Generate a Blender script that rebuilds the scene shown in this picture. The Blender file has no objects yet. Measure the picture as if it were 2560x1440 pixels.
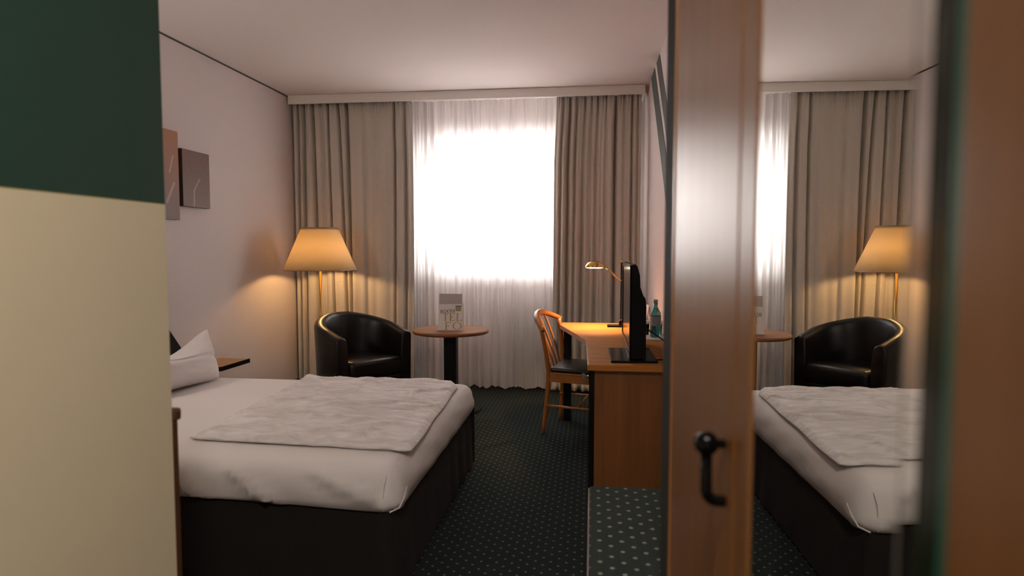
import bpy, bmesh, math, random
from mathutils import Vector, Matrix, noise
random.seed(7)
S = bpy.context.scene
C = S.collection
R = math.radians
PI = math.pi

# ------------------------------------------------------------------ camera, world, exposure
cam_d = bpy.data.cameras.new('camera'); cam = bpy.data.objects.new('camera', cam_d); C.objects.link(cam)
cam.location = (0, 0, 1.3); cam.rotation_euler = (R(90 - 3.478), 0, R(7.107))
cam_d.sensor_width = 36; cam_d.lens = 36 * 1600 / 2560; cam_d.clip_start = .02
cam_d.dof.use_dof = True; cam_d.dof.focus_distance = 4.3; cam_d.dof.aperture_fstop = 2.8
S.camera = cam
S.view_settings.view_transform = 'Standard'; S.view_settings.look = 'None'
S.view_settings.gamma = 1; S.view_settings.use_curve_mapping = False
S.view_settings.exposure = 0.0
W = bpy.data.worlds.new('world'); S.world = W; W.use_nodes = True
bg = W.node_tree.nodes['Background']; bg.inputs[0].default_value = (1, .97, .975, 1); bg.inputs[1].default_value = 27.0
pl = bpy.data.lights.new('window_portal', 'AREA'); pl.shape = 'RECTANGLE'; pl.size = 1.46; pl.size_y = 1.06
pl.cycles.is_portal = True
po = bpy.data.objects.new('window_portal', pl); C.objects.link(po)
po.location = (-.82, 6.32, 1.685); po.rotation_euler = (R(-90), 0, 0)

# ------------------------------------------------------------------ materials
MATS = {}
def nt(name):
    m = bpy.data.materials.new(name); m.use_nodes = True; MATS[name] = m
    n = m.node_tree.nodes; return m, n, m.node_tree.links, n['Principled BSDF']
def plain(name, col, rough=.5, metal=0., bump=0., bscale=200., var=.0, vscale=6., coat=0., spec=.5):
    m, n, l, b = nt(name)
    b.inputs['Base Color'].default_value = (*col, 1); b.inputs['Roughness'].default_value = rough
    b.inputs['Metallic'].default_value = metal; b.inputs['Specular IOR Level'].default_value = spec
    b.inputs['Coat Weight'].default_value = coat
    if var or bump:
        tc = n.new('ShaderNodeTexCoord')
    if var:
        t = n.new('ShaderNodeTexNoise'); t.inputs['Scale'].default_value = vscale; t.inputs['Detail'].default_value = 4
        l.new(tc.outputs['Object'], t.inputs['Vector'])
        r = n.new('ShaderNodeMapRange'); r.inputs[3].default_value = 1 - var; r.inputs[4].default_value = 1 + var
        l.new(t.outputs[0], r.inputs[0])
        mx = n.new('ShaderNodeMix'); mx.data_type = 'RGBA'; mx.blend_type = 'MULTIPLY'; mx.inputs[0].default_value = 1
        mx.inputs[6].default_value = (*col, 1); l.new(r.outputs[0], mx.inputs[7]); l.new(mx.outputs[2], b.inputs['Base Color'])
    if bump:
        t2 = n.new('ShaderNodeTexNoise'); t2.inputs['Scale'].default_value = bscale; t2.inputs['Detail'].default_value = 3
        l.new(tc.outputs['Object'], t2.inputs['Vector'])
        bp = n.new('ShaderNodeBump'); bp.inputs['Strength'].default_value = bump; bp.inputs['Distance'].default_value = .002
        l.new(t2.outputs[0], bp.inputs['Height']); l.new(bp.outputs[0], b.inputs['Normal'])
    return m
def wood(name, c1, c2, rough=.35, scale=(30, 30, 1.6), coat=0., spec=.5):
    m, n, l, b = nt(name)
    tc = n.new('ShaderNodeTexCoord'); mp = n.new('ShaderNodeMapping'); mp.inputs['Scale'].default_value = scale
    l.new(tc.outputs['Object'], mp.inputs[0])
    t = n.new('ShaderNodeTexNoise'); t.inputs['Scale'].default_value = 1; t.inputs['Detail'].default_value = 6; t.inputs['Roughness'].default_value = .6
    t.inputs['Distortion'].default_value = .4; l.new(mp.outputs[0], t.inputs['Vector'])
    cr = n.new('ShaderNodeValToRGB'); cr.color_ramp.elements[0].position = .3; cr.color_ramp.elements[1].position = .72
    cr.color_ramp.elements[0].color = (*c1, 1); cr.color_ramp.elements[1].color = (*c2, 1)
    l.new(t.outputs[0], cr.inputs[0]); l.new(cr.outputs[0], b.inputs['Base Color'])
    b.inputs['Roughness'].default_value = rough; b.inputs['Coat Weight'].default_value = coat; b.inputs['Coat Roughness'].default_value = rough
    b.inputs['Specular IOR Level'].default_value = spec
    return m
def emit(name, col, st):
    m, n, l, b = nt(name); b.inputs['Base Color'].default_value = (*col, 1)
    b.inputs['Emission Color'].default_value = (*col, 1); b.inputs['Emission Strength'].default_value = st
    return m

plain('wall_paint', (.74, .66, .64), .8, bump=.15, bscale=260)
plain('ceiling_paint', (.77, .70, .68), .85, bump=.1, bscale=200)
plain('white_lacquer', (.90, .87, .84), .45)
plain('window_white', (.8, .8, .78), .35)
plain('dark_gap', (.09, .075, .065), .8)
plain('green_paint', (.022, .062, .045), .6, var=.06, vscale=3)
plain('stripe_paint', (.06, .075, .065), .6)
plain('black_lacquer', (.006, .006, .006), .4, spec=.2)
plain('black_post', (.03, .03, .028), .75, spec=.1)
plain('black_metal', (.003, .003, .003), .14, spec=.14)
plain('black_plastic', (.006, .005, .006), .55, spec=.12)
plain('leather', (.007, .005, .0045), .36, bump=.25, bscale=90, spec=.35)
plain('vinyl', (.016, .013, .013), .38, bump=.15, bscale=120)
plain('brass', (.72, .47, .16), .22, metal=1)
plain('brass_pole', (.50, .33, .12), .3, metal=1)
plain('chrome', (.75, .75, .75), .15, metal=1)
plain('radiator_white', (.5, .47, .44), .4)
plain('paper', (.84, .80, .78), .7)
plain('grey_card', (.50, .46, .44), .6)
plain('gold_ink', (.46, .32, .09), .5)
plain('dark_ink', (.07, .05, .05), .6)
plain('blue_ink', (.05, .05, .14), .5)
plain('pale_blue_ink', (.45, .45, .62), .5)
plain('skirt_fabric', (.012, .008, .007), .9, bump=.3, bscale=300)
plain('tray_white', (.75, .70, .66), .4)
plain('cap_grey', (.22, .24, .24), .4)
plain('bottle_label', (.28, .29, .27), .5)
plain('cream_edge', (.28, .25, .09), .6)
wood('desk_wood', (.38, .135, .028), (.54, .215, .052), .6, (2.5, 26, 26), spec=.08)
wood('desk_panel_wood', (.20, .075, .022), (.30, .115, .034), .4, (24, 24, 1.4))
wood('edge_wood', (.42, .22, .12), (.5, .28, .16), .3, (20, 2, 20))
wood('table_wood', (.22, .095, .045), (.30, .14, .07), .55, (3, 26, 26), spec=.1)
wood('table_rim', (.22, .075, .022), (.29, .105, .032), .3, (3, 3, 20))
wood('chair_wood', (.36, .125, .03), (.46, .17, .045), .3, (18, 18, 3), coat=.3)
wood('wardrobe_wood', (.165, .062, .013), (.23, .092, .021), .33, (10, 26, 1.1), spec=.62)
wood('wardrobe_edge', (.26, .10, .022), (.34, .14, .03), .3, (20, 20, 1.5))
wood('shelf_wood', (.36, .17, .06), (.45, .23, .09), .4, (3, 24, 24))
wood('cap_wood', (.08, .033, .013), (.12, .052, .02), .4, (3, 20, 20))

# entry wall: cream below, dark green above, split by height (flat paint)
m, n, l, b = nt('entry_paint')
tc = n.new('ShaderNodeTexCoord'); sx = n.new('ShaderNodeSeparateXYZ'); l.new(tc.outputs['Object'], sx.inputs[0])
def gt(v):
    g = n.new('ShaderNodeMath'); g.operation = 'GREATER_THAN'; l.new(sx.outputs[2], g.inputs[0]); g.inputs[1].default_value = v; return g
mx = n.new('ShaderNodeMix'); mx.data_type = 'RGBA'; l.new(gt(1.3965).outputs[0], mx.inputs[0])
mx.inputs[6].default_value = (.80, .715, .50, 1); mx.inputs[7].default_value = (.30, .26, .07, 1)
mx2 = n.new('ShaderNodeMix'); mx2.data_type = 'RGBA'; l.new(gt(1.3985).outputs[0], mx2.inputs[0])
l.new(mx.outputs[2], mx2.inputs[6]); mx2.inputs[7].default_value = (.018, .062, .042, 1)
l.new(mx2.outputs[2], b.inputs['Base Color']); b.inputs['Roughness'].default_value = .6

# carpet: dark green-grey with pale dots in a staggered grid
def carpet(name, base, dot, pitch=.064, r=.0055):
    m, n, l, b = nt(name)
    tc = n.new('ShaderNodeTexCoord')
    def cell(off):
        a = n.new('ShaderNodeVectorMath'); a.operation = 'ADD'; a.inputs[1].default_value = (off, off, 0); l.new(tc.outputs['Object'], a.inputs[0])
        s = n.new('ShaderNodeVectorMath'); s.operation = 'SCALE'; s.inputs['Scale'].default_value = 1 / pitch; l.new(a.outputs[0], s.inputs[0])
        f = n.new('ShaderNodeVectorMath'); f.operation = 'FRACTION'; l.new(s.outputs[0], f.inputs[0])
        d = n.new('ShaderNodeVectorMath'); d.operation = 'SUBTRACT'; d.inputs[1].default_value = (.5, .5, 0); l.new(f.outputs[0], d.inputs[0])
        mu = n.new('ShaderNodeVectorMath'); mu.operation = 'MULTIPLY'; mu.inputs[1].default_value = (1, 1, 0); l.new(d.outputs[0], mu.inputs[0])
        ln = n.new('ShaderNodeVectorMath'); ln.operation = 'LENGTH'; l.new(mu.outputs[0], ln.inputs[0])
        g = n.new('ShaderNodeMath'); g.operation = 'LESS_THAN'; g.inputs[1].default_value = r / pitch; l.new(ln.outputs['Value'], g.inputs[0]); return g
    ad = n.new('ShaderNodeMath'); ad.operation = 'MAXIMUM'; l.new(cell(0).outputs[0], ad.inputs[0]); l.new(cell(pitch / 2).outputs[0], ad.inputs[1])
    t = n.new('ShaderNodeTexNoise'); t.inputs['Scale'].default_value = 260; t.inputs['Detail'].default_value = 3; l.new(tc.outputs['Object'], t.inputs['Vector'])
    cr = n.new('ShaderNodeValToRGB'); cr.color_ramp.elements[0].color = (*[x * .65 for x in base], 1); cr.color_ramp.elements[1].color = (*[x * 1.35 for x in base], 1)
    l.new(t.outputs[0], cr.inputs[0])
    mx = n.new('ShaderNodeMix'); mx.data_type = 'RGBA'; l.new(ad.outputs[0], mx.inputs[0]); l.new(cr.outputs[0], mx.inputs[6]); mx.inputs[7].default_value = (*dot, 1)
    l.new(mx.outputs[2], b.inputs['Base Color']); b.inputs['Roughness'].default_value = .95; b.inputs['Specular IOR Level'].default_value = .15
    bp = n.new('ShaderNodeBump'); bp.inputs['Strength'].default_value = .5; bp.inputs['Distance'].default_value = .003
    l.new(t.outputs[0], bp.inputs['Height']); l.new(bp.outputs[0], b.inputs['Normal'])
carpet('carpet', (.015, .021, .0195), (.15, .165, .135))

# linen
def linen(name, col):
    m, n, l, b = nt(name)
    tc = n.new('ShaderNodeTexCoord'); t = n.new('ShaderNodeTexNoise'); t.inputs['Scale'].default_value = 420; l.new(tc.outputs['Object'], t.inputs['Vector'])
    bp = n.new('ShaderNodeBump'); bp.inputs['Strength'].default_value = .12; bp.inputs['Distance'].default_value = .001
    l.new(t.outputs[0], bp.inputs['Height']); l.new(bp.outputs[0], b.inputs['Normal'])
    b.inputs['Base Color'].default_value = (*col, 1); b.inputs['Roughness'].default_value = .85; b.inputs['Sheen Weight'].default_value = .15
    b.inputs['Specular IOR Level'].default_value = .2
linen('linen', (.82, .765, .745))
# duvet: light and dark of its wrinkles put into the colour by noise
m, n, l, b = nt('duvet_linen')
tc = n.new('ShaderNodeTexCoord'); mp = n.new('ShaderNodeMapping'); mp.inputs['Scale'].default_value = (4, 9, 4); l.new(tc.outputs['Object'], mp.inputs[0])
t = n.new('ShaderNodeTexNoise'); t.inputs['Scale'].default_value = 1.5; t.inputs['Detail'].default_value = 5; t.inputs['Distortion'].default_value = 1.2; l.new(mp.outputs[0], t.inputs['Vector'])
cr = n.new('ShaderNodeValToRGB'); cr.color_ramp.elements[0].position = .35; cr.color_ramp.elements[1].position = .65
cr.color_ramp.elements[0].color = (.70, .645, .625, 1); cr.color_ramp.elements[1].color = (.88, .83, .81, 1)
l.new(t.outputs[0], cr.inputs[0]); l.new(cr.outputs[0], b.inputs['Base Color'])
bp = n.new('ShaderNodeBump'); bp.inputs['Strength'].default_value = .8; bp.inputs['Distance'].default_value = .02
l.new(t.outputs[0], bp.inputs['Height']); l.new(bp.outputs[0], b.inputs['Normal'])
b.inputs['Roughness'].default_value = .7; b.inputs['Specular IOR Level'].default_value = .25

# drape fabric with pale vertical flecks
m, n, l, b = nt('drape_fabric')
tc = n.new('ShaderNodeTexCoord')
mp = n.new('ShaderNodeMapping'); mp.inputs['Scale'].default_value = (95, 1, 22); l.new(tc.outputs['UV'], mp.inputs[0])
t = n.new('ShaderNodeTexNoise'); t.noise_dimensions = '3D'; t.inputs['Scale'].default_value = 1; t.inputs['Detail'].default_value = 1
sc = n.new('ShaderNodeMapping'); sc.inputs['Scale'].default_value = (70, 62, 1); l.new(tc.outputs['UV'], sc.inputs[0]); l.new(sc.outputs[0], t.inputs['Vector'])
w = n.new('ShaderNodeTexNoise'); w.noise_dimensions = '1D'; w.inputs['Scale'].default_value = 24; w.inputs['Detail'].default_value = 0
su = n.new('ShaderNodeSeparateXYZ'); l.new(tc.outputs['UV'], su.inputs[0]); l.new(su.outputs[0], w.inputs['W'])
ga = n.new('ShaderNodeMath'); ga.operation = 'GREATER_THAN'; ga.inputs[1].default_value = .60; l.new(t.outputs[0], ga.inputs[0])
gb = n.new('ShaderNodeMath'); gb.operation = 'GREATER_THAN'; gb.inputs[1].default_value = .58; l.new(w.outputs[0], gb.inputs[0])
mu = n.new('ShaderNodeMath'); mu.operation = 'MULTIPLY'; l.new(ga.outputs[0], mu.inputs[0]); l.new(gb.outputs[0], mu.inputs[1])
ms = n.new('ShaderNodeMath'); ms.operation = 'MULTIPLY'; l.new(mu.outputs[0], ms.inputs[0]); ms.inputs[1].default_value = .5
fine = n.new('ShaderNodeTexNoise'); fine.inputs['Scale'].default_value = 500; l.new(tc.outputs['Object'], fine.inputs['Vector'])
cr = n.new('ShaderNodeValToRGB'); cr.color_ramp.elements[0].color = (.64, .585, .53, 1); cr.color_ramp.elements[1].color = (.73, .68, .62, 1); l.new(fine.outputs[0], cr.inputs[0])
mx = n.new('ShaderNodeMix'); mx.data_type = 'RGBA'; l.new(ms.outputs[0], mx.inputs[0]); l.new(cr.outputs[0], mx.inputs[6]); mx.inputs[7].default_value = (.84, .80, .74, 1)
l.new(mx.outputs[2], b.inputs['Base Color']); b.inputs['Roughness'].default_value = .85; b.inputs['Specular IOR Level'].default_value = .2
tr = n.new('ShaderNodeBsdfTranslucent'); tr.inputs[0].default_value = (.34, .24, .17, 1)
ms2 = n.new('ShaderNodeMixShader'); ms2.inputs[0].default_value = .07; l.new(b.outputs[0], ms2.inputs[1]); l.new(tr.outputs[0], ms2.inputs[2])
l.new(ms2.outputs[0], n['Material Output'].inputs[0])

def sheer_mat(name, transp, transl, col, mul=1.):
    m, n, l, b = nt(name); n.remove(b)
    a = n.new('ShaderNodeBsdfTransparent'); a.inputs[0].default_value = (1, 1, 1, 1)
    t = n.new('ShaderNodeBsdfTranslucent'); t.inputs[0].default_value = (*col, 1)
    d = n.new('ShaderNodeBsdfDiffuse'); d.inputs[0].default_value = (*col, 1)
    m1 = n.new('ShaderNodeMixShader'); m1.inputs[0].default_value = transl; l.new(d.outputs[0], m1.inputs[1]); l.new(t.outputs[0], m1.inputs[2])
    m2 = n.new('ShaderNodeMixShader'); m2.inputs[0].default_value = transp; l.new(m1.outputs[0], m2.inputs[1]); l.new(a.outputs[0], m2.inputs[2])
    l.new(m2.outputs[0], n['Material Output'].inputs[0])
sheer_mat('sheer', .010, .56, (.94, .905, .895))
sheer_mat('lamp_shade_fabric', .0, .58, (.70, .60, .43))
# glass
def glass(name, col, tint=1., gl=.12):
    m, n, l, b = nt(name); n.remove(b)
    a = n.new('ShaderNodeBsdfTransparent'); a.inputs[0].default_value = (*col, 1)
    g = n.new('ShaderNodeBsdfGlossy'); g.inputs['Roughness'].default_value = .03
    f = n.new('ShaderNodeFresnel'); f.inputs[0].default_value = 1.45
    mm = n.new('ShaderNodeMixShader'); l.new(f.outputs[0], mm.inputs[0]); l.new(a.outputs[0], mm.inputs[1]); l.new(g.outputs[0], mm.inputs[2])
    l.new(mm.outputs[0], n['Material Output'].inputs[0])
glass('window_glass', (.97, .98, .97))
glass('tumbler_glass', (.92, .92, .9))
m, n, l, b = nt('bottle_glass')
b.inputs['Base Color'].default_value = (.10, .42, .47, 1); b.inputs['Roughness'].default_value = .05; b.inputs['Transmission Weight'].default_value = .75
m, n, l, b = nt('mirror_glass')
b.inputs['Base Color'].default_value = (.86, .88, .85, 1); b.inputs['Metallic'].default_value = 1; b.inputs['Roughness'].default_value = 0
plain('green_glass', (.012, .018, .010), .18, spec=.25)
plain('glass_edge', (.02, .10, .065), .3)

# canvases: soft painted grounds with pale upright strokes
def canvas_mat(name, top, bot, strokes):
    m, n, l, b = nt(name)
    tc = n.new('ShaderNodeTexCoord'); s = n.new('ShaderNodeSeparateXYZ'); l.new(tc.outputs['Generated'], s.inputs[0])
    t = n.new('ShaderNodeTexNoise'); t.inputs['Scale'].default_value = 9; t.inputs['Detail'].default_value = 8; t.inputs['Roughness'].default_value = .7; l.new(tc.outputs['Generated'], t.inputs['Vector'])
    ad = n.new('ShaderNodeMath'); ad.operation = 'MULTIPLY_ADD'; ad.inputs[1].default_value = .7; l.new(t.outputs[0], ad.inputs[0]); l.new(s.outputs[2], ad.inputs[2])
    sb = n.new('ShaderNodeMath'); sb.operation = 'SUBTRACT'; sb.inputs[1].default_value = .35; l.new(ad.outputs[0], sb.inputs[0])
    cr = n.new('ShaderNodeValToRGB'); cr.color_ramp.elements[0].color = (*bot, 1); cr.color_ramp.elements[1].color = (*top, 1); l.new(sb.outputs[0], cr.inputs[0])
    last = cr.outputs[0]
    for (y0, z0, y1, z1, wd) in strokes:
        # distance from the slanted line y = y0 + (z-z0)*k inside z0..z1
        k = (y1 - y0) / (z1 - z0)
        e = n.new('ShaderNodeMath'); e.operation = 'MULTIPLY_ADD'; l.new(s.outputs[2], e.inputs[0]); e.inputs[1].default_value = -k; e.inputs[2].default_value = -y0 + z0 * k
        f = n.new('ShaderNodeMath'); f.operation = 'ADD'; l.new(e.outputs[0], f.inputs[0]); l.new(s.outputs[1], f.inputs[1])
        g = n.new('ShaderNodeMath'); g.operation = 'ABSOLUTE'; l.new(f.outputs[0], g.inputs[0])
        h = n.new('ShaderNodeMapRange'); h.inputs[1].default_value = wd; h.inputs[2].default_value = wd * .3; l.new(g.outputs[0], h.inputs[0])
        a1 = n.new('ShaderNodeMath'); a1.operation = 'GREATER_THAN'; a1.inputs[1].default_value = z0; l.new(s.outputs[2], a1.inputs[0])
        a2 = n.new('ShaderNodeMath'); a2.operation = 'LESS_THAN'; a2.inputs[1].default_value = z1; l.new(s.outputs[2], a2.inputs[0])
        p = n.new('ShaderNodeMath'); p.operation = 'MULTIPLY'; l.new(a1.outputs[0], p.inputs[0]); l.new(a2.outputs[0], p.inputs[1])
        q = n.new('ShaderNodeMath'); q.operation = 'MULTIPLY'; l.new(p.outputs[0], q.inputs[0]); l.new(h.outputs[0], q.inputs[1])
        r = n.new('ShaderNodeMath'); r.operation = 'MULTIPLY'; l.new(q.outputs[0], r.inputs[0]); r.inputs[1].default_value = .6
        mx = n.new('ShaderNodeMix'); mx.data_type = 'RGBA'; l.new(r.outputs[0], mx.inputs[0]); l.new(last, mx.inputs[6]); mx.inputs[7].default_value = (.62, .52, .46, 1); last = mx.outputs[2]
    l.new(last, b.inputs['Base Color']); b.inputs['Roughness'].default_value = .7
canvas_mat('canvas_tall', (.44, .20, .11), (.30, .25, .26), [(.62, .18, .86, .42, .05), (.72, .52, .84, .72, .03)])
canvas_mat('canvas_square', (.20, .12, .10), (.28, .23, .20), [(.38, .0, .40, .30, .035), (.40, .30, .62, .52, .035)])
plain('canvas_side', (.07, .035, .022), .7)
emit('bulb_glow', (1, .58, .23), 240)
emit('halogen_glow', (1, .80, .58), 22)
emit('globe_fill_glow', (1, .91, .82), 125)
emit('ceiling_fill_glow', (1, .86, .66), 12)

# ------------------------------------------------------------------ mesh helpers
def obj(name, bm, mat, parent=None, smooth=False, bevel=0, seg=2):
    me = bpy.data.meshes.new(name)
    bmesh.ops.recalc_face_normals(bm, faces=bm.faces)
    if smooth:
        for f in bm.faces: f.smooth = True
    bm.to_mesh(me); bm.free()
    if mat: me.materials.append(MATS[mat])
    o = bpy.data.objects.new(name, me); C.objects.link(o)
    if parent: o.parent = parent
    if bevel:
        md = o.modifiers.new('bevel', 'BEVEL'); md.width = bevel; md.segments = seg; md.limit_method = 'ANGLE'
    return o
def tag(o, label, cat, group=None):
    o['label'] = label; o['category'] = cat
    if group: o['group'] = group
    return o
def thing(name, label, cat, loc=(0, 0, 0), rz=0., group=None):
    o = bpy.data.objects.new(name, None); C.objects.link(o); o.location = loc; o.rotation_euler = (0, 0, rz)
    o.empty_display_size = .1
    return tag(o, label, cat, group)
def struct(o): o['kind'] = 'structure'; return o
def bx(bm, x0, x1, y0, y1, z0, z1):
    v = [bm.verts.new(p) for p in ((x0, y0, z0), (x1, y0, z0), (x1, y1, z0), (x0, y1, z0), (x0, y0, z1), (x1, y0, z1), (x1, y1, z1), (x0, y1, z1))]
    for f in ((3, 2, 1, 0), (4, 5, 6, 7), (0, 1, 5, 4), (1, 2, 6, 5), (2, 3, 7, 6), (3, 0, 4, 7)): bm.faces.new([v[i] for i in f])
    return bm
def box(*a): return bx(bmesh.new(), *a)
def prism(pts, z0, z1, axis='z'):
    bm = bmesh.new()
    def P(a, b, h): return {'z': (a, b, h), 'y': (a, h, b), 'x': (h, a, b)}[axis]
    lo = [bm.verts.new(P(a, b, z0)) for a, b in pts]; hi = [bm.verts.new(P(a, b, z1)) for a, b in pts]
    bm.faces.new(lo[::-1]); bm.faces.new(hi)
    k = len(pts)
    for i in range(k): bm.faces.new([lo[i], lo[(i + 1) % k], hi[(i + 1) % k], hi[i]])
    return bm
def lathe(prof, seg=32, bm=None, loc=(0, 0, 0), cap=True):
    bm = bm or bmesh.new(); rings = []
    for r, z in prof:
        rings.append([bm.verts.new((loc[0] + r * math.cos(2 * PI * i / seg), loc[1] + r * math.sin(2 * PI * i / seg), loc[2] + z)) for i in range(seg)])
    for a, b in zip(rings, rings[1:]):
        for i in range(seg): bm.faces.new([a[i], a[(i + 1) % seg], b[(i + 1) % seg], b[i]])
    if cap:
        if prof[0][0] > 1e-6: bm.faces.new(rings[0][::-1])
        if prof[-1][0] > 1e-6: bm.faces.new(rings[-1])
    bmesh.ops.remove_doubles(bm, verts=bm.verts, dist=1e-6)
    return bm
def tube(path, rad, seg=10, bm=None, closed=False):
    bm = bm or bmesh.new(); path = [Vector(p) for p in path]; k = len(path); rings = []
    for i, p in enumerate(path):
        d = (path[min(i + 1, k - 1)] - path[max(i - 1, 0)]).normalized()
        a = d.orthogonal().normalized() if i == 0 else (pa - d * pa.dot(d)).normalized()
        pa = a; b = d.cross(a); r = rad[i] if isinstance(rad, (list, tuple)) else rad
        rings.append([bm.verts.new(p + a * r * math.cos(2 * PI * j / seg) + b * r * math.sin(2 * PI * j / seg)) for j in range(seg)])
    for a, b in zip(rings, rings[1:]):
        for j in range(seg): bm.faces.new([a[j], a[(j + 1) % seg], b[(j + 1) % seg], b[j]])
    bm.faces.new(rings[0][::-1]); bm.faces.new(rings[-1])
    return bm
def flat_bar(path, wvec, w, t):
    """rectangular bar along a path: w across wvec, t across the other way"""
    bm = bmesh.new(); path = [Vector(p) for p in path]; k = len(path); rings = []; wv = Vector(wvec).normalized()
    for i, p in enumerate(path):
        d = (path[min(i + 1, k - 1)] - path[max(i - 1, 0)]).normalized()
        a = (wv - d * wv.dot(d)).normalized(); b = d.cross(a)
        ww = w[i] if isinstance(w, (list, tuple)) else w
        rings.append([bm.verts.new(p + a * sx * ww / 2 + b * sy * t / 2) for sx, sy in ((-1, -1), (1, -1), (1, 1), (-1, 1))])
    for a, b in zip(rings, rings[1:]):
        for j in range(4): bm.faces.new([a[j], a[(j + 1) % 4], b[(j + 1) % 4], b[j]])
    bm.faces.new(rings[0][::-1]); bm.faces.new(rings[-1])
    return bm
def grid(nu, nv, fn, uvfn=None, close_u=False):
    bm = bmesh.new(); V = [[bm.verts.new(fn(i / (nu - 1), j / (nv - 1))) for j in range(nv)] for i in range(nu)]
    uv = bm.loops.layers.uv.new('UVMap') if uvfn else None
    for i in range(nu - 1):
        for j in range(nv - 1):
            f = bm.faces.new([V[i][j], V[i + 1][j], V[i + 1][j + 1], V[i][j + 1]])
            if uv:
                for lp, (a, b) in zip(f.loops, ((i, j), (i + 1, j), (i + 1, j + 1), (i, j + 1))): lp[uv].uv = uvfn(a / (nu - 1), b / (nv - 1))
    return bm
def bez(p0, p1, p2, k=10):
    p0, p1, p2 = Vector(p0), Vector(p1), Vector(p2)
    return [p0 * (1 - t) ** 2 + p1 * 2 * t * (1 - t) + p2 * t * t for t in [i / k for i in range(k + 1)]]
def ss(a, b, x):
    t = max(0, min(1, (x - a) / (b - a))); return t * t * (3 - 2 * t)

# ------------------------------------------------------------------ room shell
XL, XR, YW, CZ = -2.78, .475, 6.08, 2.70
EX, EY, YB = -.923, 1.30, -1.7           # entry wall face, its end, back wall
struct(obj('floor', box(XL - .1, XR + .1, YB - .1, YW + .25, -.08, 0), 'carpet'))
struct(obj('ceiling', box(XL - .1, XR + .1, YB - .1, YW + .25, CZ, CZ + .1), 'ceiling_paint'))
struct(obj('wall_left', box(XL - .1, XL, EY, YW + .25, 0, CZ), 'wall_paint'))
wr = struct(obj('wall_right', box(XR, XR + .1, YB - .1, YW + .25, 0, CZ), 'wall_paint'))
struct(obj('wall_back', box(EX, XR, YB - .1, YB, 0, CZ), 'wall_paint'))
struct(obj('wall_entry', box(XL - .1, EX, YB - .1, EY, 0, CZ), 'entry_paint', bevel=.003))
bm = bmesh.new()
WX0, WX1, WZ0, WZ1 = -1.54, -.10, 1.16, 2.21
bx(bm, XL, WX0, YW, YW + .25, 0, CZ); bx(bm, WX1, XR, YW, YW + .25, 0, CZ)
bx(bm, WX0, WX1, YW, YW + .25, 0, WZ0); bx(bm, WX0, WX1, YW, YW + .25, WZ1, CZ)
struct(obj('wall_window', bm, 'wall_paint'))
# painted slanting stripes on the right wall
for k, (ya, za, yb, zb) in enumerate((((5.45), 2.70, 5.15, 2.70), ((5.02), 2.70, 4.79, 2.70))):
    dy = 1.95; sl = .92
    st = obj('painted_stripe', prism([(ya, za), (ya - dy, za - dy * sl), (yb - dy, zb - dy * sl + .01), (yb, zb)], XR - .003, XR + .002, 'x'), 'stripe_paint', wr)
# shadow gap between left wall and ceiling, plinth below the window
struct(obj('trim_1', box(XL, XL + .008, EY, YW, CZ - .010, CZ), 'dark_gap'))
struct(obj('baseboard_window', box(XL + .015, XR - .02, YW - .015, YW, 0, .07), 'dark_gap'))
struct(obj('baseboard_left', box(XL, XL + .012, EY + .03, YW - .02, 0, .07), 'dark_gap'))
# window
w1 = struct(obj('window_1', box(WX0, WX1, YW + .17, YW + .18, WZ0, WZ1), 'window_glass'))
w1.name = 'window_1'
bm = bmesh.new(); fr = .06
bx(bm, WX0, WX0 + fr, YW + .145, YW + .205, WZ0, WZ1); bx(bm, WX1 - fr, WX1, YW + .145, YW + .205, WZ0, WZ1)
bx(bm, WX0 + fr, WX1 - fr, YW + .145, YW + .205, WZ0, WZ0 + fr); bx(bm, WX0 + fr, WX1 - fr, YW + .145, YW + .205, WZ1 - fr, WZ1)
obj('window_frame', bm, 'window_white', w1, bevel=.006)
obj('window_sill', box(WX0 - .06, WX1 + .06, YW - .05, YW + .145, WZ0 - .03, WZ0), 'window_white', w1, bevel=.005)
obj('window_handle', bx(box(-.2, -.17, YW + .125, YW + .145, 1.62, 1.68), -.195, -.175, YW + .11, YW + .125, 1.55, 1.65), 'chrome', w1)

# radiator below the window
rad = thing('radiator', 'white panel radiator below the window behind the sheer curtain', 'radiator', (-.36, 6.035, 0))
obj('panel', box(-.42, .42, -.03, .0, .26, .80), 'radiator_white', rad, bevel=.008)
for i in range(13): obj('rib', box(-.40 + i * .065, -.40 + i * .065 + .035, -.042, -.03, .29, .77), 'radiator_white', rad)
obj('grille', box(-.42, .42, -.045, .04, .80, .815), 'radiator_white', rad)
for sx in (-.3, .3): obj('bracket', box(sx - .02, sx + .02, 0, .043, .35, .7), 'radiator_white', rad)
for sx in (.36, .39): obj('pipe', tube([(sx, 0, .28), (sx, 0, .0)], .009), 'radiator_white', rad)

# ------------------------------------------------------------------ pelmet and curtains
pm = thing('curtain_pelmet', 'white curtain pelmet board running along the ceiling above the window', 'pelmet', (0, 5.635, 2.62))
obj('fascia', box(XL + .014, .441, 0, .018, 0, .079), 'white_lacquer', pm, bevel=.003)
obj('end_board', box(.423, .441, .018, .30, 0, .079), 'white_lacquer', pm)
for y in (.075, .165): obj('curtain_rail', box(XL + .02, .42, y - .008, y + .008, .062, .079), 'white_lacquer', pm)

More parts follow.
